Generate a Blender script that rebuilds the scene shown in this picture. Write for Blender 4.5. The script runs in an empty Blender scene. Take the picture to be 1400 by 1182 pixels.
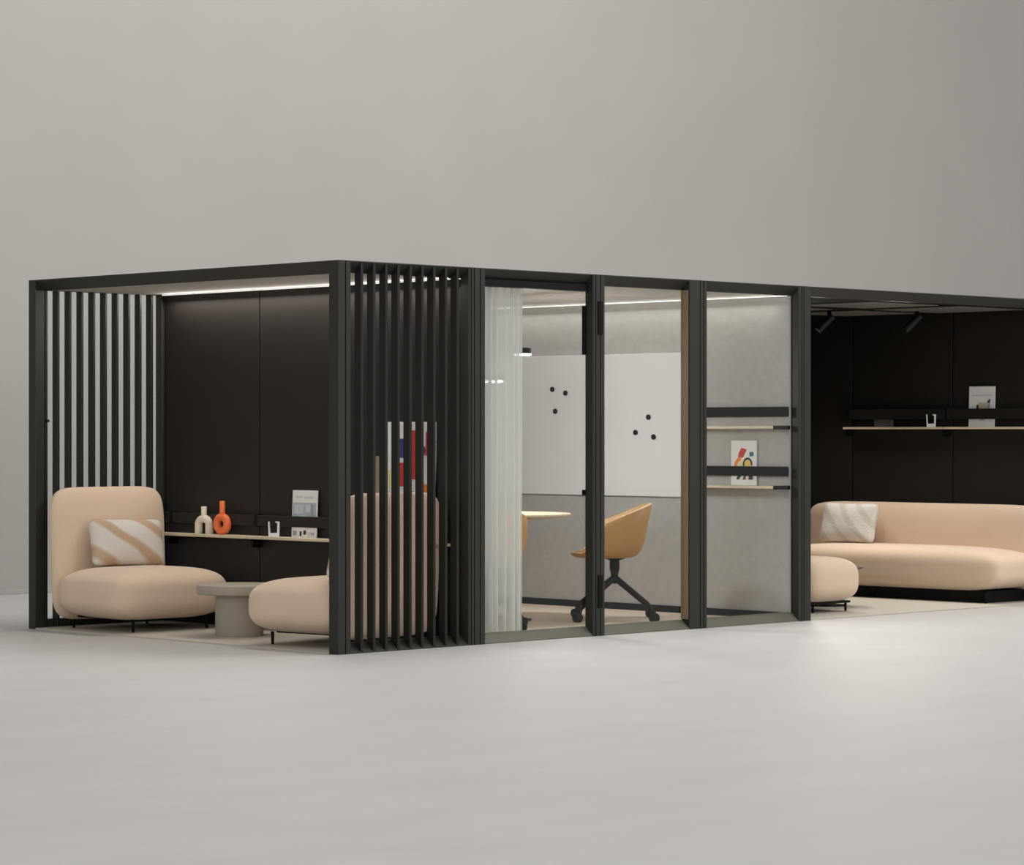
import bpy, bmesh, math, random
from mathutils import Vector, Matrix
random.seed(7)
S = bpy.context.scene
COL = S.collection
PI = math.pi

# ------------------------------------------------------------------ materials
def new_mat(name):
    m = bpy.data.materials.new(name); m.use_nodes = True
    nt = m.node_tree
    return m, nt, nt.nodes['Principled BSDF'], nt.nodes['Material Output']

def mat(name, col, rough=0.5, metal=0.0, spec=0.5, var=0.06, scale=8.0, bump=0.0, bscale=200.0, sheen=0.0, stretch=None, detail=4.0):
    m, nt, b, out = new_mat(name)
    b.inputs['Roughness'].default_value = rough
    b.inputs['Metallic'].default_value = metal
    b.inputs['Specular IOR Level'].default_value = spec
    if sheen:
        b.inputs['Sheen Weight'].default_value = sheen
        b.inputs['Sheen Roughness'].default_value = 0.5
    tc = nt.nodes.new('ShaderNodeTexCoord')
    mp = nt.nodes.new('ShaderNodeMapping')
    if stretch: mp.inputs['Scale'].default_value = stretch
    nt.links.new(tc.outputs['Object'], mp.inputs['Vector'])
    nz = nt.nodes.new('ShaderNodeTexNoise')
    nz.inputs['Scale'].default_value = scale; nz.inputs['Detail'].default_value = detail
    nt.links.new(mp.outputs['Vector'], nz.inputs['Vector'])
    cr = nt.nodes.new('ShaderNodeValToRGB')
    cr.color_ramp.elements[0].position = 0.3; cr.color_ramp.elements[1].position = 0.7
    cr.color_ramp.elements[0].color = tuple(c*(1-var) for c in col)+(1,)
    cr.color_ramp.elements[1].color = tuple(min(1, c*(1+var)) for c in col)+(1,)
    nt.links.new(nz.outputs['Fac'], cr.inputs['Fac'])
    nt.links.new(cr.outputs['Color'], b.inputs['Base Color'])
    if bump:
        n2 = nt.nodes.new('ShaderNodeTexNoise'); n2.inputs['Scale'].default_value = bscale
        n2.inputs['Detail'].default_value = 3.0
        nt.links.new(tc.outputs['Object'], n2.inputs['Vector'])
        bp = nt.nodes.new('ShaderNodeBump'); bp.inputs['Strength'].default_value = bump
        bp.inputs['Distance'].default_value = 0.003
        nt.links.new(n2.outputs['Fac'], bp.inputs['Height'])
        nt.links.new(bp.outputs['Normal'], b.inputs['Normal'])
    return m

def emit_mat(name, col, strength):
    m, nt, b, out = new_mat(name)
    b.inputs['Base Color'].default_value = (0.9, 0.9, 0.88, 1)
    b.inputs['Emission Color'].default_value = col+(1,)
    b.inputs['Emission Strength'].default_value = strength
    return m

def glass_mat(name, tint=(0.97, 0.975, 0.97)):
    m, nt, b, out = new_mat(name)
    nt.nodes.remove(b)
    tr = nt.nodes.new('ShaderNodeBsdfTransparent'); tr.inputs['Color'].default_value = tint+(1,)
    gl = nt.nodes.new('ShaderNodeBsdfGlossy'); gl.inputs['Roughness'].default_value = 0.02
    gl.inputs['Color'].default_value = (0.9, 0.9, 0.9, 1)
    fr = nt.nodes.new('ShaderNodeFresnel'); fr.inputs['IOR'].default_value = 1.35
    mx = nt.nodes.new('ShaderNodeMixShader')
    ge = nt.nodes.new('ShaderNodeNewGeometry')          # only the outer skin of the pane reflects
    iv = nt.nodes.new('ShaderNodeMath'); iv.operation = 'SUBTRACT'; iv.inputs[0].default_value = 1.0
    mu = nt.nodes.new('ShaderNodeMath'); mu.operation = 'MULTIPLY'
    nt.links.new(ge.outputs['Backfacing'], iv.inputs[1])
    nt.links.new(iv.outputs['Value'], mu.inputs[0]); nt.links.new(fr.outputs['Fac'], mu.inputs[1])
    nt.links.new(mu.outputs['Value'], mx.inputs['Fac'])
    nt.links.new(tr.outputs['BSDF'], mx.inputs[1]); nt.links.new(gl.outputs['BSDF'], mx.inputs[2])
    nt.links.new(mx.outputs['Shader'], out.inputs['Surface'])
    return m

def sheer_mat(name):
    m, nt, b, out = new_mat(name)
    b.inputs['Base Color'].default_value = (0.86, 0.865, 0.845, 1)
    b.inputs['Roughness'].default_value = 0.9
    wv = nt.nodes.new('ShaderNodeTexNoise'); wv.inputs['Scale'].default_value = 300
    tc = nt.nodes.new('ShaderNodeTexCoord'); nt.links.new(tc.outputs['Object'], wv.inputs['Vector'])
    tl = nt.nodes.new('ShaderNodeBsdfTranslucent'); tl.inputs['Color'].default_value = (0.86, 0.865, 0.845, 1)
    m1 = nt.nodes.new('ShaderNodeMixShader'); m1.inputs['Fac'].default_value = 0.4
    nt.links.new(b.outputs['BSDF'], m1.inputs[1]); nt.links.new(tl.outputs['BSDF'], m1.inputs[2])
    tr = nt.nodes.new('ShaderNodeBsdfTransparent')
    mr = nt.nodes.new('ShaderNodeMapRange'); mr.inputs['To Min'].default_value = 0.17; mr.inputs['To Max'].default_value = 0.35
    nt.links.new(wv.outputs['Fac'], mr.inputs['Value'])
    m2 = nt.nodes.new('ShaderNodeMixShader')
    nt.links.new(mr.outputs['Result'], m2.inputs['Fac'])
    nt.links.new(m1.outputs['Shader'], m2.inputs[1]); nt.links.new(tr.outputs['BSDF'], m2.inputs[2])
    nt.links.new(m2.outputs['Shader'], out.inputs['Surface'])
    return m

def marbled_fabric(name, base, vein, scale=3.2, seed=0.0, rot=0.6):
    m, nt, b, out = new_mat(name)
    b.inputs['Roughness'].default_value = 0.95; b.inputs['Specular IOR Level'].default_value = 0.1
    tc = nt.nodes.new('ShaderNodeTexCoord')
    mp = nt.nodes.new('ShaderNodeMapping'); mp.inputs['Rotation'].default_value = (0, rot, 0)
    mp.inputs['Location'].default_value = (seed, seed, seed)
    nt.links.new(tc.outputs['Object'], mp.inputs['Vector'])
    wv = nt.nodes.new('ShaderNodeTexWave'); wv.wave_type = 'BANDS'; wv.bands_direction = 'Z'
    wv.inputs['Scale'].default_value = scale; wv.inputs['Distortion'].default_value = 3.0
    wv.inputs['Detail'].default_value = 2.0; wv.inputs['Detail Scale'].default_value = 0.9
    nt.links.new(mp.outputs['Vector'], wv.inputs['Vector'])
    cr = nt.nodes.new('ShaderNodeValToRGB')
    e = cr.color_ramp.elements
    e[0].position = 0.10; e[0].color = vein+(1,)
    e[1].position = 0.45; e[1].color = base+(1,)
    nt.links.new(wv.outputs['Fac'], cr.inputs['Fac'])
    nt.links.new(cr.outputs['Color'], b.inputs['Base Color'])
    nz = nt.nodes.new('ShaderNodeTexNoise'); nz.inputs['Scale'].default_value = 120
    nt.links.new(tc.outputs['Object'], nz.inputs['Vector'])
    bp = nt.nodes.new('ShaderNodeBump'); bp.inputs['Strength'].default_value = 0.6; bp.inputs['Distance'].default_value = 0.006
    nt.links.new(nz.outputs['Fac'], bp.inputs['Height']); nt.links.new(bp.outputs['Normal'], b.inputs['Normal'])
    return m

M = {}
M['concrete'] = mat('floor_concrete', (0.445, 0.434, 0.420), 0.55, var=0.035, scale=1.3, bump=0.08, bscale=30, stretch=(1, 2.2, 1), detail=8, spec=0.3)
M['plaster'] = mat('wall_plaster', (0.442, 0.426, 0.402), 0.9, var=0.025, scale=0.9, bump=0.1, bscale=14, detail=8, spec=0.15)
M['metal'] = mat('dark_bronze_metal', (0.026, 0.024, 0.0195), 0.45, var=0.05, scale=5, spec=0.28)
M['slat'] = mat('dark_slat_lacquer', (0.014, 0.0125, 0.010), 0.45, var=0.05, scale=5, spec=0.28)
M['panel'] = mat('dark_brown_panel', (0.019, 0.0155, 0.013), 0.5, var=0.06, scale=3, spec=0.25)
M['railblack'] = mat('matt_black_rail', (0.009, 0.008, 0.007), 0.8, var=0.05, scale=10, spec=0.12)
M['black'] = mat('black_metal', (0.006, 0.0055, 0.005), 0.55, var=0.1, scale=20, spec=0.15)
M['felt'] = mat('grey_felt', (0.425, 0.41, 0.39), 0.95, var=0.05, scale=22, bump=0.35, bscale=120, spec=0.1, detail=8)
M['ceil'] = mat('pale_ceiling_felt', (0.47, 0.445, 0.40), 0.95, var=0.03, scale=12, spec=0.1)
M['darkceil'] = mat('black_ceiling', (0.010, 0.009, 0.008), 0.9, var=0.05, scale=5, spec=0.1)
M['raft'] = mat('grey_ceiling_tile', (0.16, 0.15, 0.135), 0.9, var=0.05, scale=10, spec=0.1)
M['carpet'] = mat('beige_carpet', (0.48, 0.447, 0.385), 0.98, var=0.06, scale=60, bump=0.5, bscale=250, spec=0.05)
M['carpet_brown'] = mat('brown_carpet', (0.64, 0.54, 0.44), 0.98, var=0.08, scale=60, bump=0.5, bscale=250, spec=0.05)
M['fabric'] = mat('peach_upholstery', (0.68, 0.525, 0.395), 0.95, var=0.02, scale=80, bump=0.25, bscale=350, sheen=0.25, spec=0.1)
M['oak'] = mat('pale_oak', (0.66, 0.56, 0.40), 0.5, var=0.10, scale=6, stretch=(8, 0.6, 8), detail=6)
M['stone'] = mat('greige_lacquer', (0.36, 0.325, 0.26), 0.6, var=0.03, scale=10)
M['ochre'] = mat('ochre_shell', (0.53, 0.285, 0.105), 0.5, var=0.03, scale=8)
M['cream'] = mat('cream_pad_highlight', (0.68, 0.55, 0.40), 0.85, var=0.03, scale=40)
M['white'] = mat('whiteboard_enamel', (0.75, 0.745, 0.745), 0.3, var=0.01, scale=2)
M['paper'] = mat('white_paper', (0.80, 0.79, 0.77), 0.7, var=0.02, scale=8)
M['bone'] = mat('bone_ceramic', (0.72, 0.66, 0.53), 0.6, var=0.04, scale=20)
M['orange'] = mat('orange_ceramic', (0.80, 0.17, 0.045), 0.45, var=0.05, scale=20)
M['brownreflection'] = mat('brown_reflected_light', (0.20, 0.137, 0.084), 0.5, var=0.08, scale=6, stretch=(8, 8, 0.5))
M['greybox'] = mat('dim_grey_board', (0.10, 0.095, 0.10), 0.7, var=0.05, scale=10)
M['tan'] = mat('tan_cloth_cover', (0.30, 0.235, 0.14), 0.8, var=0.05, scale=20)
M['sill_lit'] = mat('olive_grey_lit_sill', (0.098, 0.095, 0.070), 0.5, var=0.05, scale=6)  # frame metal lightened to hold the light sills reflect from the floor
M['glass'] = glass_mat('clear_pane')
M['sheer'] = sheer_mat('sheer_white_curtain')
M['cushion'] = marbled_fabric('swirled_boucle', (0.66, 0.62, 0.57), (0.50, 0.36, 0.25), 1.55, 0.23, -0.62)
M['cushion_pale'] = marbled_fabric('pale_swirled_boucle', (0.70, 0.67, 0.63), (0.60, 0.555, 0.50), 2.3, 0.1, 0.8)
M['led'] = emit_mat('led_strip_light', (1.0, 0.93, 0.85), 0.75)
M['led_room'] = emit_mat('led_strip_light_room', (1.0, 0.96, 0.91), 1.0)
M['lampdisc'] = emit_mat('pendant_diffuser', (1.0, 0.97, 0.93), 1.6)
def flat(name, c): return mat('ink_'+name, c, 0.7, var=0.02, scale=10)
for n, c in dict(red=(0.55, 0.04, 0.03), orangeink=(0.80, 0.22, 0.03), yellow=(0.80, 0.58, 0.16), navy=(0.03, 0.05, 0.22), teal=(0.03, 0.17, 0.24),
                 ink=(0.03, 0.025, 0.022), paleyellow=(0.80, 0.72, 0.40), bluegrey=(0.42, 0.48, 0.50), palegrey=(0.55, 0.60, 0.61), midgrey=(0.30, 0.33, 0.33),
                 sand=(0.55, 0.48, 0.34), lightgrey=(0.62, 0.62, 0.63), brownink=(0.16, 0.08, 0.04)).items():
    M[n] = flat(n, c)

# ------------------------------------------------------------------ mesh helpers
def obj(name, bm, mats, parent=None, smooth=False):
    me = bpy.data.meshes.new(name)
    bmesh.ops.recalc_face_normals(bm, faces=bm.faces)
    bm.to_mesh(me); bm.free()
    for m in (mats if isinstance(mats, (list, tuple)) else [mats]): me.materials.append(m)
    if smooth:
        for p in me.polygons: p.use_smooth = True
    o = bpy.data.objects.new(name, me); COL.objects.link(o)
    if parent is not None:
        o.parent = parent
        o.matrix_parent_inverse = Matrix.Identity(4)
        o.matrix_basis = Matrix.Translation(-world_loc(parent))
    return o

def world_loc(o):
    v = Vector((0, 0, 0))
    while o is not None:
        v = v + o.location; o = o.parent
    return v

def empty(name, loc, label, cat, group=None):
    o = bpy.data.objects.new(name, None); COL.objects.link(o)
    o.location = loc; o.empty_display_size = 0.1
    tag(o, label, cat, group)
    return o

def tag(o, label, cat, group=None, kind=None):
    if label: o['label'] = label
    if cat: o['category'] = cat
    if group: o['group'] = group
    if kind: o['kind'] = kind
    return o

def B(): return bmesh.new()

def add_box(bm, x0, x1, y0, y1, z0, z1, bev=0.0, seg=2, mi=0):
    vs = [bm.verts.new(p) for p in ((x0,y0,z0),(x1,y0,z0),(x1,y1,z0),(x0,y1,z0),(x0,y0,z1),(x1,y0,z1),(x1,y1,z1),(x0,y1,z1))]
    fs = [bm.faces.new([vs[i] for i in f]) for f in ((3,2,1,0),(4,5,6,7),(0,1,5,4),(1,2,6,5),(2,3,7,6),(3,0,4,7))]
    for f in fs: f.material_index = mi
    if bev > 0:
        es = list({e for f in fs for e in f.edges})
        bmesh.ops.bevel(bm, geom=es, offset=bev, segments=seg, affect='EDGES', profile=0.5)
    return bm

def box(x0, x1, y0, y1, z0, z1, bev=0.0, seg=2):
    return add_box(B(), x0, x1, y0, y1, z0, z1, bev, seg)

def add_prism(bm, pts, axis, a0, a1, mi=0):
    """pts 2D polygon; axis 'z': (x,y), 'x': (y,z), 'y': (x,z)"""
    def P(p, a):
        if axis == 'z': return (p[0], p[1], a)
        if axis == 'x': return (a, p[0], p[1])
        return (p[0], a, p[1])
    lo = [bm.verts.new(P(p, a0)) for p in pts]; hi = [bm.verts.new(P(p, a1)) for p in pts]
    n = len(pts)
    fs = [bm.faces.new(lo), bm.faces.new(hi)]
    for i in range(n): fs.append(bm.faces.new((lo[i], lo[(i+1) % n], hi[(i+1) % n], hi[i])))
    for f in fs: f.material_index = mi
    return bm

def add_lathe(bm, prof, cx, cy, seg=48, mi=0):
    rings = []
    for r, z in prof:
        if r < 1e-6: rings.append([bm.verts.new((cx, cy, z))])
        else: rings.append([bm.verts.new((cx+r*math.cos(2*PI*i/seg), cy+r*math.sin(2*PI*i/seg), z)) for i in range(seg)])
    for a, b in zip(rings[:-1], rings[1:]):
        for i in range(seg):
            j = (i+1) % seg
            if len(a) == 1 and len(b) == 1: continue
            if len(a) == 1: f = bm.faces.new((a[0], b[j], b[i]))
            elif len(b) == 1: f = bm.faces.new((a[i], a[j], b[0]))
            else: f = bm.faces.new((a[i], a[j], b[j], b[i]))
            f.material_index = mi
    return bm

def add_tube(bm, pts, rad, seg=12, closed=False, mi=0):
    n = len(pts); rings = []
    pts = [Vector(p) for p in pts]
    up0 = Vector((0, 0, 1))
    for i in range(n):
        if closed: t = pts[(i+1) % n]-pts[i-1]
        else: t = pts[min(i+1, n-1)]-pts[max(i-1, 0)]
        t.normalize()
        up = up0 if abs(t.z) < 0.95 else Vector((1, 0, 0))
        s = t.cross(up).normalized(); u = s.cross(t)
        r = rad[i] if isinstance(rad, (list, tuple)) else rad
        rings.append([bm.verts.new(pts[i]+(s*math.cos(2*PI*k/seg)+u*math.sin(2*PI*k/seg))*r) for k in range(seg)])
    m = n if closed else n-1
    for i in range(m):
        a, b = rings[i], rings[(i+1) % n]
        # best rotational match
        off = min(range(seg), key=lambda o: sum((a[k].co-b[(k+o) % seg].co).length for k in range(0, seg, 3)))
        for k in range(seg):
            f = bm.faces.new((a[k], a[(k+1) % seg], b[(k+1+off) % seg], b[(k+off) % seg])); f.material_index = mi
    if not closed:
        bm.faces.new(rings[0]).material_index = mi; bm.faces.new(rings[-1]).material_index = mi
    return bm

def add_pillow(bm, c, half, n_out=5.0, n_th=2.6, thin='z', N=26, mat4=None):
    """Rounded soft block. Outline exponent in the two broad axes, thickness exponent in the third."""
    ax = {'x': (1, 2, 0), 'y': (0, 2, 1), 'z': (0, 1, 2)}[thin]
    start = len(bm.verts)
    key = {}
    def vert(u, v, w):
        p = (u, v, w); k = tuple(round(q, 5) for q in p)
        if k in key: return key[k]
        a = (abs(p[ax[0]])**n_out + abs(p[ax[1]])**n_out)**(n_th/n_out) + abs(p[ax[2]])**n_th
        t = a**(-1.0/n_th)
        q = Vector((p[0]*t*half[0], p[1]*t*half[1], p[2]*t*half[2]))
        if mat4 is not None: q = mat4 @ q
        vtx = bm.verts.new(Vector(c)+q); key[k] = vtx
        return vtx
    g = [math.tan((-1+2*i/N)*PI/4) for i in range(N+1)]
    for d in range(3):
        for sgn in (-1, 1):
            for i in range(N):
                for j in range(N):
                    q = []
                    for (a, b) in ((g[i], g[j]), (g[i+1], g[j]), (g[i+1], g[j+1]), (g[i], g[j+1])):
                        p = [0, 0, 0]; p[d] = sgn; p[(d+1) % 3] = a; p[(d+2) % 3] = b
                        q.append(vert(*p))
                    try: bm.faces.new(q)
                    except ValueError: pass
    return bm

# ------------------------------------------------------------------ dimensions
H = 2.30; W = 3.114
XP = 1.07           # lounge back panel face
XF = 4.16           # felt wall face
XD = 7.30           # right lounge wall face
CEIL = 2.236

# ------------------------------------------------------------------ studio setting
f = obj('floor', box(-16, 34, -16, 6.8, -0.1, 0), M['concrete']); tag(f, 'pale grey concrete studio floor', None, kind='structure')
w = obj('wall_back', box(-16, 34, 6.50, 6.8, 0, 12), M['plaster']); tag(w, 'warm grey plaster studio wall behind the pod', None, kind='structure')
b = obj('baseboard_back', add_box(B(), -16, 34, 6.490, 6.50, 0, 0.035, 0.003), M['plaster']); tag(b, 'low grey skirting along the studio wall', None, kind='structure')

# ------------------------------------------------------------------ pod
pod = empty('office_pod', (0, 0, 0), 'long black-framed modular office pod with slatted corner, glazed meeting room and open lounges', 'office pod')

def post_profile(x0, x1, d, grooves, flip=False, y0=0.0):
    r = 0.005
    pts = [(x0, y0+d), (x0, y0+r), (x0+r, y0)]
    for g in grooves:
        gx = x0+(x1-x0)*g
        pts += [(gx-0.004, y0), (gx-0.003, y0+0.008), (gx+0.003, y0+0.008), (gx+0.004, y0)]
    pts += [(x1-r, y0), (x1, y0+r), (x1, y0+d)]
    return pts

def post(x0, x1, grooves=(0.22, 0.42, 0.72), d=0.068):
    return obj('post', add_prism(B(), post_profile(x0, x1, d, grooves), 'z', 0, H), M['metal'], pod)

# corner post (rounded outer edge, grooves on the front)
cp = [(0, 0.085), (0.0, 0.014), (0.002, 0.006), (0.006, 0.002), (0.014, 0.0), (0.050, 0.0), (0.051, 0.009), (0.057, 0.009), (0.058, 0.0),
      (0.092, 0.0), (0.096, 0.004), (0.096, 0.085)]
obj('post', add_prism(B(), cp, 'z', 0, H), M['metal'], pod)
POSTS = [(1.048, 1.190), (2.140, 2.250), (3.058, 3.232), (4.176, 4.310), (7.40, 7.52)]
post(*POSTS[0], grooves=(0.15, 0.34, 0.68)); post(*POSTS[1], grooves=(0.22, 0.62))
p4 = post(*POSTS[2], grooves=(0.60, 0.80)); post(*POSTS[3], grooves=(0.25, 0.42)); post(*POSTS[4])
obj('reveal_reflection', box(3.050, 3.058, 0.012, 0.072, 0.066, 2.232), M['brownreflection'], pod)  # brown strip added on the post side for warm reflected room light
# far posts on the studio-wall side
obj('post', box(0.0, 0.075, 3.038, W, 0, H, 0.004), M['metal'], pod)
obj('post', box(1.048, 1.190, 3.045, W, 0, H, 0.004), M['metal'], pod)
obj('post', box(7.40, 7.52, 3.045, W, 0, H, 0.004), M['metal'], pod)
obj('pin', add_tube(B(), [(0.082, 3.03, 1.372), (0.103, 3.03, 1.372)], 0.009, 10), M['black'], pod)

# bevelled top beams and sills along the front
top_prof = [(0.003, H), (0.003, H-0.006), (0.068, H-0.066), (0.100, H-0.066), (0.100, H)]
sill_prof = [(0.003, 0), (0.003, 0.005), (0.066, 0.060), (0.100, 0.060), (0.100, 0)]
spans = [(0.096, 1.048), (1.190, 2.140), (2.250, 3.058), (3.232, 4.176), (4.310, 7.40)]
for i, (a, c) in enumerate(spans):
    obj('top_beam', add_prism(B(), top_prof, 'x', a, c), M['metal'], pod)
    if i < 4: obj('sill', add_prism(B(), sill_prof, 'x', a, c), M['metal'] if i == 0 else M['sill_lit'], pod)
# left opening beam, rear beams, right end
obj('top_beam', add_prism(B(), [(0.003, H), (0.003, H-0.006), (0.070, H-0.070), (0.100, H-0.070), (0.100, H)], 'y', 0.085, 3.038), M['metal'], pod)
for a, c in ((0.075, 1.048), (1.190, 7.40)):
    obj('top_beam', box(a, c, 3.05, W, H-0.066, H), M['metal'], pod)
obj('sill', box(0.075, 1.048, 3.05, W, 0, 0.06), M['metal'], pod)

# slatted corner screens
def slats(y0, y1, xs, bevel=0.003):
    s = bpy.data.objects.new('slat_screen', None); COL.objects.link(s); s.parent = pod; s.location = (0.57, (y0+y1)/2, 0)
    for x in xs:
        obj('slat', box(x, x+0.020, y0, y1, 0.004, H-0.006, bevel, 1), M['slat'], s)
    return s
slats(0.004, 0.064, [0.1775+0.0968*k for k in range(9)])
slats(3.048, 3.108, [0.088+0.0968*k for k in range(10)])

# partition between left lounge and meeting room: dark panels, felt on the room side
pw = bpy.data.objects.new('partition_wall', None); COL.objects.link(pw); pw.parent = pod; pw.location = (XP, 1.55, 0)
for (a, c) in ((0.07, 1.022), (1.026, 2.016), (2.026, 3.05)):
    obj('dark_panel', box(XP, XP+0.03, a, c, 0.0, CEIL, 0.002, 1), M['panel'], pw)
obj('core_panel', box(XP+0.012, XP+0.032, 0.07, 3.05, 0, CEIL), M['panel'], pw)
obj('felt_panel', box(XP+0.032, XP+0.09, 0.10, 3.05, 0, CEIL), M['felt'], pw)
obj('led_strip', box(XP-0.030, XP-0.022, 0.072, 3.03, CEIL-0.006, CEIL), M['led'], pw)

# partition between meeting room and right lounge: felt towards the room
fw = bpy.data.objects.new('partition_wall', None); COL.objects.link(fw); fw.parent = pod; fw.location = (XF, 1.55, 0)
for (a, c) in ((0.07, 1.024), (1.026, 2.024), (2.026, 3.05)):
    obj('felt_panel', box(XF, XF+0.05, a, c, 0.0, CEIL, 0.0015, 1), M['felt'], fw)
obj('dark_panel', box(XF+0.05, XF+0.09, 0.07, 3.05, 0, CEIL), M['panel'], fw)
obj('skirting', box(XF-0.012, XF, 0.07, 3.05, 0.008, 0.058), M['black'], fw)
obj('led_strip', box(XF-0.030, XF-0.020, 0.075, 3.03, CEIL-0.006, CEIL), M['led_room'], fw)


# rear wall of meeting room and of right lounge; right end wall
rw = bpy.data.objects.new('rear_wall', None); COL.objects.link(rw); rw.parent = pod; rw.location = (4, 3.05, 0)
obj('felt_panel', box(XP+0.09, XF, 3.05, 3.09, 0, CEIL), M['felt'], rw)
obj('dark_panel', box(XF+0.08, XD+0.1, 3.05, 3.09, 0, CEIL), M['panel'], rw)
dw = bpy.data.objects.new('end_wall', None); COL.objects.link(dw); dw.parent = pod; dw.location = (XD, 1.55, 0)
for (a, c) in ((0.0, 1.014), (1.032, 2.016), (2.034, 3.05)):
    obj('dark_panel', box(XD, XD+0.03, a, c, 0.0, CEIL, 0.002, 1), M['panel'], dw)
obj('core_panel', box(XD+0.012, XD+0.09, 0.0, 3.05, 0, CEIL), M['panel'], dw)

# ceilings
obj('ceiling_panel', box(0.10, 1.10, 0.10, 3.05, CEIL, CEIL+0.03), M['ceil'], pod)
cp_ = bpy.data.objects.new('ceiling_panel', None); COL.objects.link(cp_); cp_.parent = pod; cp_.location = (2.6, 1.5, CEIL)
for (a, c) in ((1.10, 2.085), (2.10, 3.085), (3.10, 4.20)):
    for (d, e) in ((0.10, 1.01), (1.022, 2.02), (2.032, 3.05)):
        obj('ceiling_tile', box(a, c, d, e, CEIL, CEIL+0.03), M['ceil'], cp_)
obj('ceiling_panel', box(4.20, 7.45, 0.10, 3.05, CEIL, CEIL+0.03), M['darkceil'], pod)
for (a, c, d, e) in ((5.25, 6.05, 0.22, 0.92), (6.30, 7.12, 0.22, 1.02), (6.36, 7.08, 1.22, 1.92), (5.25, 6.05, 1.22, 1.92)):
    obj('ceiling_tile', box(a, c, d, e, CEIL-0.006, CEIL, 0.002, 1), M['raft'], pod)
obj('roof', box(0.10, 7.50, 0.10, 3.05, CEIL+0.03, H-0.01), M['metal'], pod)
# floors
obj('carpet', box(0.004, 1.06, 0.085, 3.05, 0, 0.008), M['carpet'], pod)
obj('carpet', box(1.16, 4.15, 0.10, 3.05, 0, 0.010), M['carpet_brown'], pod)
obj('carpet', box(4.30, 7.30, 0.004, 3.05, 0, 0.008), M['carpet'], pod)

# glazing
gd = bpy.data.objects.new('glass_door', None); COL.objects.link(gd); gd.parent = pod; gd.location = (1.66, 0.05, 0)
obj('pane', box(1.190, 2.140, 0.050, 0.058, 0.062, 2.20), M['glass'], gd)
obj('head_rail', box(1.190, 2.140, 0.040, 0.098, 2.192, 2.236), M['black'], gd)
for z0, z1 in ((0.178, 0.388), (1.917, 2.130)):
    h = add_box(B(), 2.182, 2.222, -0.008, 0.0, z0, z1, 0.002, 1)
    obj('hinge', h, M['railblack'], gd)
obj('hinge_plate', box(2.124, 2.140, 0.062, 0.085, 1.79, 2.10, 0.002), M['black'], gd)
obj('latch', box(2.124, 2.140, 0.062, 0.085, 0.895, 0.93, 0.002), M['black'], gd)
obj('window_pane', box(2.250, 3.050, 0.050, 0.058, 0.062, 2.234), M['glass'], pod)
obj('window_pane', box(3.232, 4.176, 0.050, 0.058, 0.062, 2.234), M['glass'], pod)

# ------------------------------------------------------------------ wall ledges
def ledge(label, group, xw, y0, y1, zt, rail_z, rail_y, brackets, depth=0.12, endcap=None, ro=0.052):
    t = empty('wall_ledge', (xw, (y0+y1)/2, zt), label, 'shelf', group)
    obj('board', box(xw-depth, xw-0.003, y0, y1, zt-0.018, zt, 0.002, 1), M['oak'], t)
    rail = obj('guard_rail', box(xw-ro, xw-ro+0.012, rail_y[0], rail_y[1], rail_z[0], rail_z[1], 0.002, 1), M['panel'] if endcap is None else M['railblack'], t)
    for y in brackets:
        bb = B()
        add_box(bb, xw-0.085, xw, y-0.012, y+0.012, zt-0.075, zt-0.018)
        obj('bracket', bb, M['black'], t)
        obj('rail_holder', box(xw-ro-0.004, xw, y-0.010, y+0.010, rail_z[0]-0.004, rail_z[1]+0.006), M['black'], t)
    if endcap:
        obj('bracket', box(xw-0.115, xw, endcap[0], endcap[1], zt-0.022, zt+0.004), M['black'], t)
    return t
G1 = 'oak ledges on the left lounge wall'
ledge('oak wall ledge in the left lounge holding the two ring vases', G1, XP, 2.025, 3.04, 0.615, (0.682, 0.752), (2.028, 3.04), (2.9,))
ledge('oak wall ledge in the left lounge holding the blue-grey magazine', G1, XP, 1.03, 2.012, 0.615, (0.682, 0.752), (1.03, 2.024), (2.0, 1.15))
ledge('oak wall ledge behind the slats holding the big abstract poster', G1, XP, 0.16, 1.02, 0.615, (0.682, 0.752), (0.16, 1.02), (0.9, 0.25))
G2 = 'oak ledges on the felt wall'
ledge('upper empty oak ledge under a black rail in the right-hand glazed bay', G2, XF, 0.118, 0.93, 1.338, (1.403, 1.472), (0.062, 0.93), (0.88,), endcap=(0.062, 0.118), ro=0.030)
ledge('lower oak ledge in the glazed bay holding the colourful print', G2, XF, 0.118, 0.93, 0.926, (0.994, 1.060), (0.062, 0.93), (0.88,), endcap=(0.062, 0.118), ro=0.030)
G3 = 'oak ledges on the dark wall above the sofa'
ledge('oak ledge above the sofa holding the white tumbler shape and grey box', G3, XD, 1.040, 2.03, 1.339, (1.400, 1.482), (1.03, 2.03), (2.028, 1.045))
ledge('oak ledge above the sofa holding the white chair print', G3, XD, 0.05, 1.026, 1.339, (1.400, 1.482), (0.05, 1.026), (0.1,))

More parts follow.
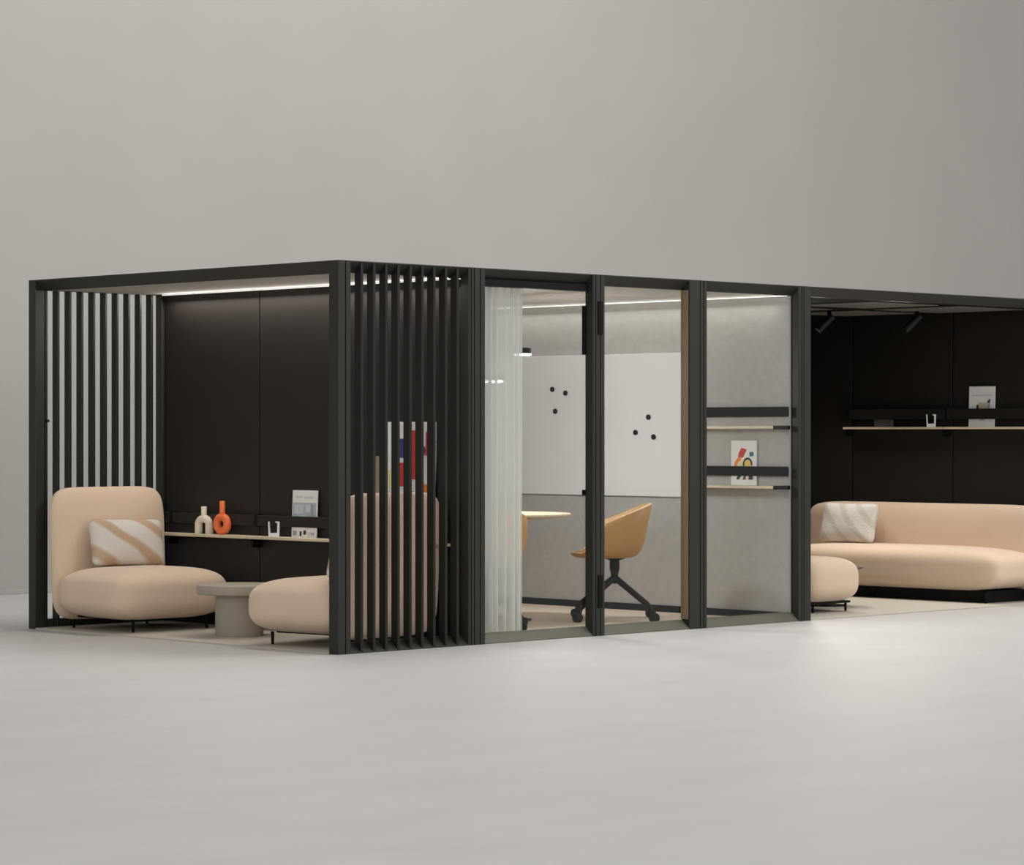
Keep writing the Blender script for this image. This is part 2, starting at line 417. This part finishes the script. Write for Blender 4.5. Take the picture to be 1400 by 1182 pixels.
# ------------------------------------------------------------------ whiteboard + magnets
wb = empty('whiteboard', (XF-0.02, 1.97, 0.836), 'large white magnetic board on the grey felt wall', 'whiteboard')
obj('board', box(XF-0.022, XF-0.002, 1.04, 2.99, 0.836, 1.863, 0.002, 1), M['white'], wb)
GM = 'round black magnets on the whiteboard'
for y, z, l in ((2.275, 1.615, 'round black magnet, upper left one of the trio next to the curtain'),
                (2.140, 1.586, 'round black magnet, upper right one of the trio next to the curtain'),
                (2.245, 1.452, 'round black magnet, lowest of the trio next to the curtain'),
                (1.305, 1.405, 'round black magnet, highest of the trio above the tan chair'),
                (1.432, 1.295, 'round black magnet, left one of the trio above the tan chair'),
                (1.255, 1.263, 'round black magnet, lower right one of the trio above the tan chair')):
    bm = B(); add_lathe(bm, [(0, 0), (0.017, 0), (0.019, 0.002), (0.019, 0.012), (0.016, 0.015), (0, 0.015)], 0, 0, 24)
    bmesh.ops.transform(bm, matrix=Matrix.Translation((XF-0.0225, y+0.055, z)) @ Matrix.Rotation(-PI/2, 4, 'Y'), verts=bm.verts)
    tag(obj('magnet', bm, M['black']), l, 'magnet', GM)

# ------------------------------------------------------------------ lounge chairs
def lounge_chair(cx, cy, rot, label):
    t = empty('lounge_chair', (cx, cy, 0), label, 'armchair', 'peach lounge chairs')
    R = Matrix.Rotation(rot, 4, 'Z')
    def place(bm):
        bmesh.ops.transform(bm, matrix=Matrix.Translation((cx, cy, 0)) @ R, verts=bm.verts)
        return bm
    # local: back at +y
    obj('seat', place(add_pillow(B(), (-0.022 if rot == 0 else 0, -0.030, 0.246), (0.47, 0.385, 0.171), 6.0, 3.3, 'z', 36)), M['fabric'], t, True)
    tilt = Matrix.Rotation(math.radians(-3), 4, 'X')
    obj('backrest', place(add_pillow(B(), (0, 0.385, 0.497), (0.462, 0.075, 0.437), 7.0, 2.6, 'y', 34, tilt)), M['fabric'], t, True)
    obj('base_frame', place(box(-0.29, 0.29, -0.26, 0.33, 0.080, 0.092)), M['black'], t)
    for sx in (-1, 1):
        for y in (-0.285, 0.36):
            obj('leg', place(add_lathe(B(), [(0, 0.008), (0.009, 0.008), (0.011, 0.085), (0, 0.085)], sx*0.30, y, 12)), M['black'], t, True)
    return t
lounge_chair(0.50, 2.525, 0.0, 'peach armless lounge chair facing front against the far slatted screen')
lounge_chair(0.53, 0.592, PI+math.radians(8), 'peach armless lounge chair with its back against the near slatted screen')

def cushion(name, c, half, rotm, material, label, group=None):
    t = add_pillow(B(), (0, 0, 0), half, 9.0, 2.2, 'y', 26)
    # pinch the corners a little like a filled case
    for v in t.verts:
        u = abs(v.co.x/half[0]); w_ = abs(v.co.z/half[2])
        k = 1 - 0.05*(1-(u**2))*(w_**4)
        v.co.z *= k
        k = 1 - 0.04*(1-(w_**2))*(u**4)
        v.co.x *= k
    o = obj(name, t, material, None, True)
    o.matrix_world = Matrix.Translation(c) @ rotm
    tag(o, label, 'cushion', group)
    return o
cushion('cushion', (0.522, 2.735, 0.565), (0.298, 0.075, 0.160), Matrix.Rotation(math.radians(-12), 4, 'X') @ Matrix.Rotation(math.radians(1.5), 4, 'Y'), M['cushion'],
        'white cushion with tan swirls on the far lounge chair', 'swirled cushions')
cushion('cushion', (0.53, 0.385, 0.570), (0.298, 0.075, 0.160), Matrix.Rotation(math.radians(8), 4, 'Z') @ Matrix.Rotation(math.radians(12), 4, 'X'), M['cushion'],
        'pale cushion half hidden by the corner post on the near lounge chair', 'swirled cushions')

# ------------------------------------------------------------------ coffee tables
def coffee_table(cx, cy, label, dz=0.0):
    t = empty('coffee_table', (cx, cy, 0), label, 'coffee table')
    obj('pedestal', add_lathe(B(), [(0, 0.008), (0.150, 0.008), (0.152, 0.012), (0.152, 0.275+dz), (0, 0.275+dz)], cx, cy, 64), M['stone'], t, True)
    obj('tabletop', add_lathe(B(), [(r_, z_+dz) for r_, z_ in ((0, 0.272), (0.262, 0.272), (0.268, 0.276), (0.270, 0.282), (0.270, 0.324), (0.268, 0.330), (0.262, 0.333), (0, 0.333))], cx, cy, 96), M['stone'], t, True)
    for o in t.children:
        md = o.modifiers.new('edge', 'EDGE_SPLIT'); md.split_angle = math.radians(40)
    return t
coffee_table(0.52, 1.555, 'round greige pedestal coffee table between the two lounge chairs')
def side_table(cx, cy, label):
    t = empty('side_table', (cx, cy, 0), label, 'side table')
    obj('tabletop', add_lathe(B(), [(0, 0.284), (0.266, 0.284), (0.270, 0.288), (0.270, 0.297), (0.266, 0.301), (0, 0.301)], cx, cy, 96), M['greybox'], t)
    obj('column', add_lathe(B(), [(0, 0.02), (0.025, 0.02), (0.025, 0.286), (0, 0.286)], cx, cy, 24), M['black'], t, True)
    obj('foot', add_lathe(B(), [(0, 0.008), (0.15, 0.008), (0.15, 0.016), (0.03, 0.024), (0, 0.024)], cx, cy, 48), M['black'], t)
side_table(5.59, 0.91, 'dark round side table barely showing behind the peach pouf')

# ------------------------------------------------------------------ vases
def place_at(bm, loc, rz=0):
    bmesh.ops.transform(bm, matrix=Matrix.Translation(loc) @ Matrix.Rotation(rz, 4, 'Z'), verts=bm.verts); return bm
def ring(bm, R, r, zc, a0=0.0, a1=2*PI, n=40, squash=1.15, closed=True):
    pts = [(0, R*math.cos(a0+(a1-a0)*i/n), zc+R*math.sin(a0+(a1-a0)*i/n)) for i in range(n+(0 if closed else 1))]
    add_tube(bm, pts, r, 16, closed)
    return bm
bm = B(); ring(bm, 0.046, 0.0275, 0.0715)
add_lathe(bm, [(0, 0.128), (0.020, 0.120), (0.019, 0.150), (0.0185, 0.222), (0.014, 0.224), (0.013, 0.15), (0, 0.15)], 0, 0, 28)
place_at(bm, (1.0, 2.325, 0.6155), math.radians(8))
tag(obj('ring_vase', bm, M['orange'], None, True), 'orange ceramic ring vase with a tall straight neck', 'vase', 'ring vases on the ledge')
bm = B()
pts = [(0, -0.048, 0.0)]+[(0, -0.048, 0.02+0.04*k/4) for k in range(4)]
arc = [(0, -0.048*math.cos(a*PI/20), 0.062+0.040*math.sin(a*PI/20)) for a in range(21)]
pts = [(0, -0.048, 0.0), (0, -0.048, 0.03)]+arc+[(0, 0.048, 0.03), (0, 0.048, 0.0)]
add_tube(bm, pts, 0.027, 16)
add_lathe(bm, [(0, 0.105), (0.021, 0.105), (0.0195, 0.13), (0.019, 0.183), (0.014, 0.184), (0.013, 0.13), (0, 0.13)], 0, 0, 28)
place_at(bm, (1.0, 2.520, 0.6155), math.radians(8))
tag(obj('arch_vase', bm, M['bone'], None, True), 'off-white ceramic arch vase with an open foot, left of the orange vase', 'vase', 'ring vases on the ledge')

# white U shapes in place of glass tumblers, tracing their bright edges
def u_tumbler(loc, label):
    bm = B()
    prof = [(-0.036, 0.0), (0.034, 0.0), (0.037, 0.098), (0.010, 0.100), (0.010, 0.092), (0.022, 0.090), (0.021, 0.026), (-0.027, 0.024), (-0.032, 0.098), (-0.040, 0.098)]
    add_prism(bm, [(-y, z) for y, z in prof], 'x', -0.013, 0.013)
    place_at(bm, loc, math.radians(38))
    tag(obj('tumbler_shape', bm, M['white'], None), label, 'stand', 'white tumbler outlines')
u_tumbler((1.0, 1.785, 0.6155), 'white open-topped U shape in place of a glass tumbler on the left lounge ledge')
u_tumbler((7.215, 1.165, 1.3395), 'white U shape in place of a glass tumbler on the ledge above the sofa')

# ------------------------------------------------------------------ prints (leaning on the ledges, facing -x)
def print_thing(name, label, cat, xf, yc, z0, wd, ht, shapes, lean=3.0, border=None, thick=0.010, base='paper', group=None):
    """shapes: (material, polygon in unit coords u (left->right seen from the camera), v (bottom->top))"""
    t = empty(name, (xf, yc, z0), label, cat, group)
    T = Matrix.Translation((xf, yc, z0)) @ Matrix.Rotation(math.radians(lean), 4, 'Y')
    bm = box(0, thick, -wd/2, wd/2, 0, ht, 0.001, 1)
    bmesh.ops.transform(bm, matrix=T, verts=bm.verts)
    obj('sheet', bm, M[base], t)
    mats = []; bm = B()
    for k, (mn, poly) in enumerate(shapes):
        if M[mn] not in mats: mats.append(M[mn])
        off = -0.0006-0.00025*k
        vs = [bm.verts.new(T @ Vector((off, wd/2-u*wd, v*ht))) for u, v in poly]
        fc = bm.faces.new(vs); fc.material_index = mats.index(M[mn])
    obj('artwork', bm, mats, t)
    return t
def R4(u0, v0, u1, v1): return [(u0, v0), (u1, v0), (u1, v1), (u0, v1)]
def circ(cu, cv, ru, rv, n=28, a0=0, a1=2*PI): return [(cu+ru*math.cos(a0+(a1-a0)*i/n), cv+rv*math.sin(a0+(a1-a0)*i/n)) for i in range(n)]
def arcband(cu, cv, r0, r1, a0, a1, asp=1.0, n=18):
    o = [(cu+r1*math.cos(a0+(a1-a0)*i/n), cv+asp*r1*math.sin(a0+(a1-a0)*i/n)) for i in range(n+1)]
    i_ = [(cu+r0*math.cos(a1-(a1-a0)*i/n), cv+asp*r0*math.sin(a1-(a1-a0)*i/n)) for i in range(n+1)]
    return o+i_
abstract = [('red', [(0.30, 0.72), (0.27, 0.60), (0.48, 0.62), (0.62, 0.80), (0.42, 0.84)]),
            ('teal', [(0.72, 0.74), (0.74, 0.64), (0.90, 0.66), (0.88, 0.75)]),
            ('orangeink', arcband(0.40, 0.42, 0.16, 0.27, 0.50*PI, 1.12*PI, 0.8)),
            ('paleyellow', circ(0.44, 0.48, 0.13, 0.09)),
            ('ink', arcband(0.66, 0.47, 0.13, 0.19, -0.05*PI, 1.1*PI, 0.8)),
            ('yellow', circ(0.66, 0.47, 0.12, 0.095)),
            ('navy', [(0.26, 0.30), (0.30, 0.38), (0.56, 0.36), (0.60, 0.28)]),
            ('brownink', R4(0.24, 0.22, 0.86, 0.30)),
            ('ink', [(0.22, 0.13), (0.32, 0.13), (0.44, 0.24), (0.30, 0.24)]),
            ('brownink', [(0.46, 0.13), (0.58, 0.13), (0.60, 0.24), (0.54, 0.24)]),
            ('ink', [(0.70, 0.13), (0.88, 0.13), (0.86, 0.24), (0.72, 0.24)])]
print_thing('art_print', 'small white print of bright abstract shapes on the lower felt-wall ledge', 'print', XF-0.0165, 0.470, 0.9268, 0.232, 0.312, abstract, lean=0.4)
big = [('navy', R4(0.18, 0.70, 0.42, 0.86)), ('red', R4(0.52, 0.52, 0.66, 0.93)), ('red', R4(0.28, 0.46, 0.46, 0.66)), ('navy', circ(0.72, 0.76, 0.1, 0.06)),
       ('red', R4(0.82, 0.72, 0.98, 0.92)), ('paleyellow', circ(0.20, 0.52, 0.14, 0.09)), ('orangeink', R4(0.80, 0.32, 0.98, 0.48)), ('yellow', circ(0.55, 0.35, 0.14, 0.08)),
       ('ink', R4(0.15, 0.08, 0.3, 0.24)), ('teal', R4(0.45, 0.08, 0.7, 0.2))]
print_thing('framed_poster', 'tall colourful abstract poster leaning on the wall, glimpsed between the near slats', 'poster', XP-0.037, 0.545, 0.6158, 0.47, 0.745, big, lean=2.2, thick=0.016)
tag(obj('book', box(XP-0.036, XP-0.006, 0.795, 0.875, 0.6155, 1.145, 0.002, 1), M['tan']), 'tall tan book standing left of the abstract poster behind the slats', 'book')
mag = [('bluegrey', R4(0.03, 0.32, 0.97, 0.74)), ('palegrey', R4(0.10, 0.50, 0.46, 0.70)), ('lightgrey', R4(0.55, 0.54, 0.74, 0.70)),
       ('midgrey', R4(0.78, 0.48, 0.86, 0.71)), ('palegrey', R4(0.30, 0.30, 0.62, 0.48)), ('lightgrey', R4(0.12, 0.84, 0.42, 0.88)), ('lightgrey', R4(0.50, 0.82, 0.86, 0.87)),
       ('midgrey', R4(0.06, 0.04, 0.22, 0.14)), ('ink', R4(0.34, 0.03, 0.42, 0.13)), ('ink', R4(0.50, 0.06, 0.60, 0.15)), ('lightgrey', R4(0.68, 0.03, 0.94, 0.12)), ('midgrey', R4(0.80, 0.07, 0.94, 0.10))]
print_thing('magazine', 'white magazine with a blue-grey photo on the left lounge ledge', 'magazine', XP-0.033, 1.535, 0.6158, 0.245, 0.305, mag, lean=2.2)
chairp = [('sand', R4(0.36, 0.34, 0.72, 0.60)), ('ink', [(0.22, 0.32), (0.40, 0.32), (0.38, 0.54), (0.30, 0.55), (0.29, 0.40)]), ('midgrey', [(0.72, 0.34), (0.80, 0.34), (0.83, 0.66), (0.74, 0.60)]),
          ('ink', [(0.70, 0.60), (0.82, 0.60), (0.84, 0.70), (0.76, 0.66)]), ('lightgrey', R4(0.12, 0.76, 0.88, 0.79)), ('lightgrey', R4(0.40, 0.15, 0.66, 0.19)), ('midgrey', R4(0.46, 0.16, 0.58, 0.18))]
print_thing('chair_print', 'white print with a small chair picture on the ledge above the sofa', 'print', XD-0.033, 0.722, 1.3398, 0.245, 0.315, chairp, lean=2.0)
tag(obj('storage_box', box(XD-0.036, XD-0.006, 1.60, 1.775, 1.3395, 1.430, 0.002, 1), M['greybox']), 'small dim grey box on the ledge left of the white tumbler shape above the sofa', 'box')

# ------------------------------------------------------------------ sofa + cushion + pouf
sf = empty('sofa', (6.95, 1.28, 0), 'long peach two-seat sofa with a low rounded back against the dark wall', 'sofa')
obj('seat', add_pillow(B(), (6.93, 1.21, 0.250), (0.345, 1.125, 0.168), 13.0, 3.8, 'z', 44), M['fabric'], sf, True)
obj('backrest', add_pillow(B(), (7.165, 1.18, 0.415), (0.105, 1.17, 0.325), 9.0, 2.8, 'x', 40), M['fabric'], sf, True)
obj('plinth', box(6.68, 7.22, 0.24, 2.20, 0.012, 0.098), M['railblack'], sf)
for x in (6.66, 7.20):
    for y in (0.24, 2.22):
        obj('leg', add_lathe(B(), [(0, 0.008), (0.010, 0.008), (0.012, 0.09), (0, 0.09)], x, y, 12), M['black'], sf, True)
cushion('cushion', (6.942, 1.775, 0.572), (0.275, 0.075, 0.165), Matrix.Rotation(math.radians(90), 4, 'Z') @ Matrix.Rotation(math.radians(14), 4, 'X'), M['cushion_pale'],
        'cream cushion with soft folds leaning at the left end of the sofa', 'swirled cushions')
pf = empty('pouf', (5.03, 0.60, 0), 'small rounded peach pouf beside the rightmost pod post', 'pouf')
obj('seat', add_pillow(B(), (4.99, 0.60, 0.238), (0.296, 0.296, 0.166), 6.0, 3.3, 'z', 28), M['fabric'], pf, True)
obj('base_frame', box(4.80, 5.24, 0.40, 0.80, 0.068, 0.084), M['black'], pf)
for x in (4.85, 5.22):
    for y in (0.43, 0.77):
        obj('leg', add_lathe(B(), [(0, 0.008), (0.009, 0.008), (0.010, 0.080), (0, 0.080)], x, y, 12), M['black'], pf, True)

# ------------------------------------------------------------------ meeting table and chairs
TX, TY = 2.66, 1.47
mt = empty('meeting_table', (TX, TY, 0), 'round pale oak meeting table half hidden by the sheer curtain', 'table')
obj('tabletop', add_lathe(B(), [(0, 0.706), (0.40, 0.706), (0.535, 0.722), (0.550, 0.730), (0.550, 0.738), (0.546, 0.742), (0, 0.742)], TX, TY, 96), M['oak'], mt, True)
mt.children[0].modifiers.new('edge', 'EDGE_SPLIT').split_angle = math.radians(30)
obj('column', add_lathe(B(), [(0, 0.03), (0.045, 0.03), (0.045, 0.706), (0, 0.706)], TX, TY, 32), M['black'], mt, True)
obj('foot', add_lathe(B(), [(0, 0.010), (0.28, 0.010), (0.28, 0.018), (0.06, 0.035), (0, 0.035)], TX, TY, 64), M['black'], mt, True)

def shell_chair(cx, cy, ang, label):
    """ang: heading the sitter faces"""
    t = empty('shell_chair', (cx, cy, 0), label, 'chair', 'tan shell chairs')
    T = Matrix.Translation((cx, cy, 0)) @ Matrix.Rotation(ang, 4, 'Z')     # local +x is the front
    bm = B(); NT, NS = 56, 22
    ctr = None; rings = []
    z0 = 0.435
    for s in range(1, NS+1):
        phi = s/NS*PI/2
        rr = math.sin(phi)**(0.42); zz = 1-math.cos(phi)**(0.52)
        ring_ = []
        for k in range(NT):
            th = 2*PI*k/NT
            c, sn = math.cos(th), math.sin(th)
            n = 2.6
            sup = (abs(c)**n+abs(sn)**n)**(-1/n)
            # plan radius: front lip forward, back a little shorter
            ax_ = 0.30 if c > 0 else 0.235
            px, py = ax_*sup*c, 0.285*sup*sn
            frac = max(0.0, min(1.0, (0.285-px)/0.53))
            if px < 0.05: h = 0.690+0.118*(0.05-px)/0.285
            else:
                q = min(1.0, (px-0.05)/0.18); q = q*q*(3-2*q)
                h = 0.690-0.215*q
            flare = 0.90+0.20*(zz**2.2)*frac+0.10*(1-frac)
            x = px*rr*flare; y = py*rr*(1+0.04*(s/NS)**4)
            z = z0+(h-z0)*zz
            ring_.append(bm.verts.new(T @ Vector((x, y, z))))
        rings.append(ring_)
    ctr = bm.verts.new(T @ Vector((0, 0, z0)))
    for k in range(NT): bm.faces.new((ctr, rings[0][k], rings[0][(k+1) % NT]))
    for a, b_ in zip(rings[:-1], rings[1:]):
        for k in range(NT): bm.faces.new((a[k], a[(k+1) % NT], b_[(k+1) % NT], b_[k]))
    sh = obj('seat_shell', bm, [M['ochre'], M['cream']], t, True)
    so = sh.modifiers.new('thickness', 'SOLIDIFY'); so.thickness = 0.020; so.offset = -1
    so.material_offset = 0; so.material_offset_rim = 1  # cream rim colours in the shell's edge highlight and pale pad
    bm = add_lathe(B(), [(0, 0.26), (0.022, 0.26), (0.026, 0.33), (0.034, 0.36), (0.034, 0.42), (0.075, 0.432), (0, 0.432)], 0, 0, 24)
    bmesh.ops.transform(bm, matrix=T, verts=bm.verts)
    obj('column', bm, M['black'], t, True)
    for k in range(4):
        a = k*PI/2+PI/4
        d = Vector((math.cos(a), math.sin(a), 0))
        bm = add_tube(B(), [d*0.0+Vector((0, 0, 0.300)), d*0.03+Vector((0, 0, 0.285)), d*0.335+Vector((0, 0, 0.105)), d*0.355+Vector((0, 0, 0.07))], [0.024, 0.022, 0.017, 0.017], 10)
        bmesh.ops.transform(bm, matrix=T, verts=bm.verts)
        lg = obj('leg', bm, M['black'], t, True)
        bm = B()
        for sd in (-1, 1):
            c2 = B(); add_lathe(c2, [(0, -0.009), (0.028, -0.009), (0.031, -0.006), (0.031, 0.006), (0.028, 0.009), (0, 0.009)], 0, 0, 20)
            me = bpy.data.meshes.new('tmp')
            bmesh.ops.transform(c2, matrix=T @ Matrix.Translation(d*0.355+Vector((0, 0, 0.0415))) @ Matrix.Rotation(a, 4, 'Z') @ Matrix.Translation((0.012, sd*0.016, 0)) @ Matrix.Rotation(PI/2, 4, 'X'), verts=c2.verts)
            c2.to_mesh(me); c2.free(); bm.from_mesh(me); bpy.data.meshes.remove(me)
        obj('caster', bm, M['black'], lg)
    return t
face = math.atan2(0.70, -0.71)
shell_chair(3.275, 0.885, face, 'tan bucket shell chair on castors behind the middle glass pane')
shell_chair(1.99, 0.86, math.atan2(0.70, 0.71), 'tan shell chair mostly hidden behind the sheer curtain')

# ------------------------------------------------------------------ curtain
cu = empty('sheer_curtain', (1.5, 0.18, 0), 'sheer white floor-length curtain gathered beside the glass door', 'curtain')
bm = B(); NX = 150
prev = None
for i in range(NX+1):
    u = i/NX; x = 1.28+0.412*u
    y = 0.185+0.026*math.sin(u*2*PI*6.5)+0.010*math.sin(u*2*PI*2.3+1)
    col_ = []
    for k in range(9):
        v = k/8
        col_.append(bm.verts.new((x+0.004*math.sin(v*3+u*9), y*1.0+0.006*math.sin(u*40+v*2), 0.015+(2.215-0.015)*v)))
    if prev:
        for k in range(8): bm.faces.new((prev[k], col_[k], col_[k+1], prev[k+1]))
    prev = col_
obj('drape', bm, M['sheer'], cu, True)
obj('track', box(1.20, 2.10, 0.165, 0.205, 2.216, 2.235), M['ceil'], cu)

# ------------------------------------------------------------------ pendant lamps
def pendant(x, y, z, label):
    t = empty('pendant_lamp', (x, y, z), label, 'pendant lamp', 'pendants over the meeting table')
    obj('cap', add_lathe(B(), [(0, z+0.004), (0.062, z+0.004), (0.064, z+0.010), (0.064, z+0.036), (0.058, z+0.042), (0, z+0.042)], x, y, 32), M['black'], t, True)
    obj('diffuser', add_lathe(B(), [(0, z-0.010), (0.066, z-0.010), (0.068, z-0.004), (0.066, z+0.004), (0, z+0.004)], x, y, 32), M['lampdisc'], t, True)
    obj('cord', add_tube(B(), [(x, y, z+0.040), (x, y, CEIL)], 0.004, 8), M['black'], t)
def cam_pt(px, d):
    cA, sA = 0.701607, 0.712564
    r = (px-700)/3872.535*d+1.009457; b_ = d-16.494131
    return r*sA+b_*cA, -r*cA+b_*sA
x_, y_ = cam_pt(713, 19.3); pendant(x_, y_, 1.829, 'black-capped pendant lamp showing just past the curtain edge')
x_, y_ = cam_pt(675, 19.5); pendant(x_, y_, 1.650, 'lower pendant lamp seen only through the sheer curtain')

# ------------------------------------------------------------------ ceiling spotlights
def spot(x, y, label):
    t = empty('ceiling_spotlight', (x, y, CEIL), label, 'spotlight', 'black spotlights on the right lounge ceiling')
    obj('stem', add_tube(B(), [(x, y, CEIL-0.004), (x, y, CEIL-0.060)], 0.016, 12), M['black'], t, True)
    d = Vector((-0.62, 0.55, -0.85)).normalized()
    c = Vector((x, y, CEIL-0.065))
    obj('lamp_head', add_tube(B(), [c-d*0.035, c+d*0.125], 0.030, 18), M['slat'], t)
GS = (('black spotlight on the lounge ceiling nearest the glazed bay, cut by the post', 1111, 442, 0), ('black tilted spotlight left of the dark wall seam', 1133, 432, 0), ('black tilted spotlight hanging above the grey box ledge', 1247, 432, 0))
SPOTS = ((6.27, 1.43, GS[1][0]), (6.72, 0.93, GS[2][0]), (6.82, 2.16, GS[0][0]))
for a_ in SPOTS: spot(*a_)

# ------------------------------------------------------------------ camera
cam = bpy.data.cameras.new('camera'); co = bpy.data.objects.new('camera', cam); COL.objects.link(co)
cam.sensor_width = 36.0; cam.sensor_fit = 'HORIZONTAL'; cam.lens = 3872.535*36/1400
cam.clip_end = 200
co.location = (-10.853125, -12.461341, 1.294815)
co.rotation_euler = (PI/2, 0, math.atan2(-0.701607, 0.712564))
S.camera = co

# ------------------------------------------------------------------ light
wd = bpy.data.worlds.new('studio'); S.world = wd; wd.use_nodes = True
bg = wd.node_tree.nodes['Background']; bg.inputs['Color'].default_value = (1.0, 0.985, 0.96, 1); bg.inputs['Strength'].default_value = 0.56
def area(name, loc, target, sx, sy, power, col=(1, 1, 1)):
    l = bpy.data.lights.new(name, 'AREA'); l.shape = 'RECTANGLE'; l.size = sx; l.size_y = sy; l.energy = power; l.color = col
    o = bpy.data.objects.new(name, l); COL.objects.link(o); o.location = loc
    o.rotation_euler = (Vector(target)-Vector(loc)).to_track_quat('-Z', 'Y').to_euler()
    return o
area('key_softbox', (9.0, -7.5, 6.5), (3.5, 0.5, 0.5), 5, 5, 240, (1.0, 0.985, 0.96))
area('overhead_softbox', (4.6, -0.6, 12.0), (3.2, 0.0, 0.0), 9, 6, 1080, (1.0, 0.985, 0.97))
area('left_softbox', (-13.0, -7.5, 3.4), (0.2, 3.4, 1.8), 4.5, 3.5, 330, (1.0, 0.985, 0.965))
area('front_softbox', (1.0, -18.0, 4.0), (2.5, 2.0, 1.5), 7, 5, 480, (1.0, 0.985, 0.965))
# lamps of the pod itself: LED lines along the ceilings, pendants, spotlights
def line_lamp(name, x, y, z, length, tilt, power, col):
    l = bpy.data.lights.new(name, 'AREA'); l.shape = 'RECTANGLE'; l.size = 0.014; l.size_y = length; l.energy = power; l.color = col
    o = bpy.data.objects.new(name, l); COL.objects.link(o); o.location = (x, y, z)
    o.rotation_euler = (0, math.radians(tilt), 0)          # long side along world y, facing down and tilted towards -x
line_lamp('led_line_lounge', XP-0.055, 1.55, CEIL-0.010, 2.8, 35, 26, (1.0, 0.93, 0.86))
line_lamp('led_line_room', XF-0.06, 1.55, CEIL-0.010, 2.8, 38, 6.5, (1.0, 0.98, 0.955))
def bulb(x, y, z, down, glow):
    l = bpy.data.lights.new('pendant_bulb', 'SPOT'); l.energy = down; l.shadow_soft_size = 0.05; l.color = (1.0, 0.995, 0.985)
    l.spot_size = math.radians(174); l.spot_blend = 0.8
    o = bpy.data.objects.new('pendant_bulb', l); COL.objects.link(o); o.location = (x, y, z)      # a spot faces straight down
    l = bpy.data.lights.new('pendant_glow', 'POINT'); l.energy = glow; l.shadow_soft_size = 0.06; l.color = (1.0, 0.995, 0.985)
    o = bpy.data.objects.new('pendant_glow', l); COL.objects.link(o); o.location = (x, y, z)
for px_, d_, z_ in ((713, 19.3, 1.829), (675, 19.5, 1.650)):
    x_, y_ = cam_pt(px_, d_); bulb(x_, y_, z_-0.075, *((14, 8) if px_ > 700 else (16, 22)))
def spotlamp(loc, target, power, ang):
    l = bpy.data.lights.new('spot_lamp', 'SPOT'); l.energy = power; l.spot_size = math.radians(ang); l.spot_blend = 0.8; l.shadow_soft_size = 0.12; l.color = (1.0, 0.93, 0.84)
    o = bpy.data.objects.new('spot_lamp', l); COL.objects.link(o); o.location = loc
    o.rotation_euler = (Vector(target)-Vector(loc)).to_track_quat('-Z', 'Y').to_euler()
for (x, y, l) in SPOTS:
    spotlamp((x-0.10, y+0.09, CEIL-0.20), (x-1.1, y-0.2, 0.3), 56, 150)

S.view_settings.view_transform = 'Standard'; S.view_settings.look = 'None'
S.view_settings.gamma = 1.0; S.view_settings.use_curve_mapping = False
S.view_settings.exposure = 0.0
S.cycles.use_denoising = True
S.cycles.max_bounces = 10; S.cycles.transparent_max_bounces = 16
S.cycles.sample_clamp_indirect = 8
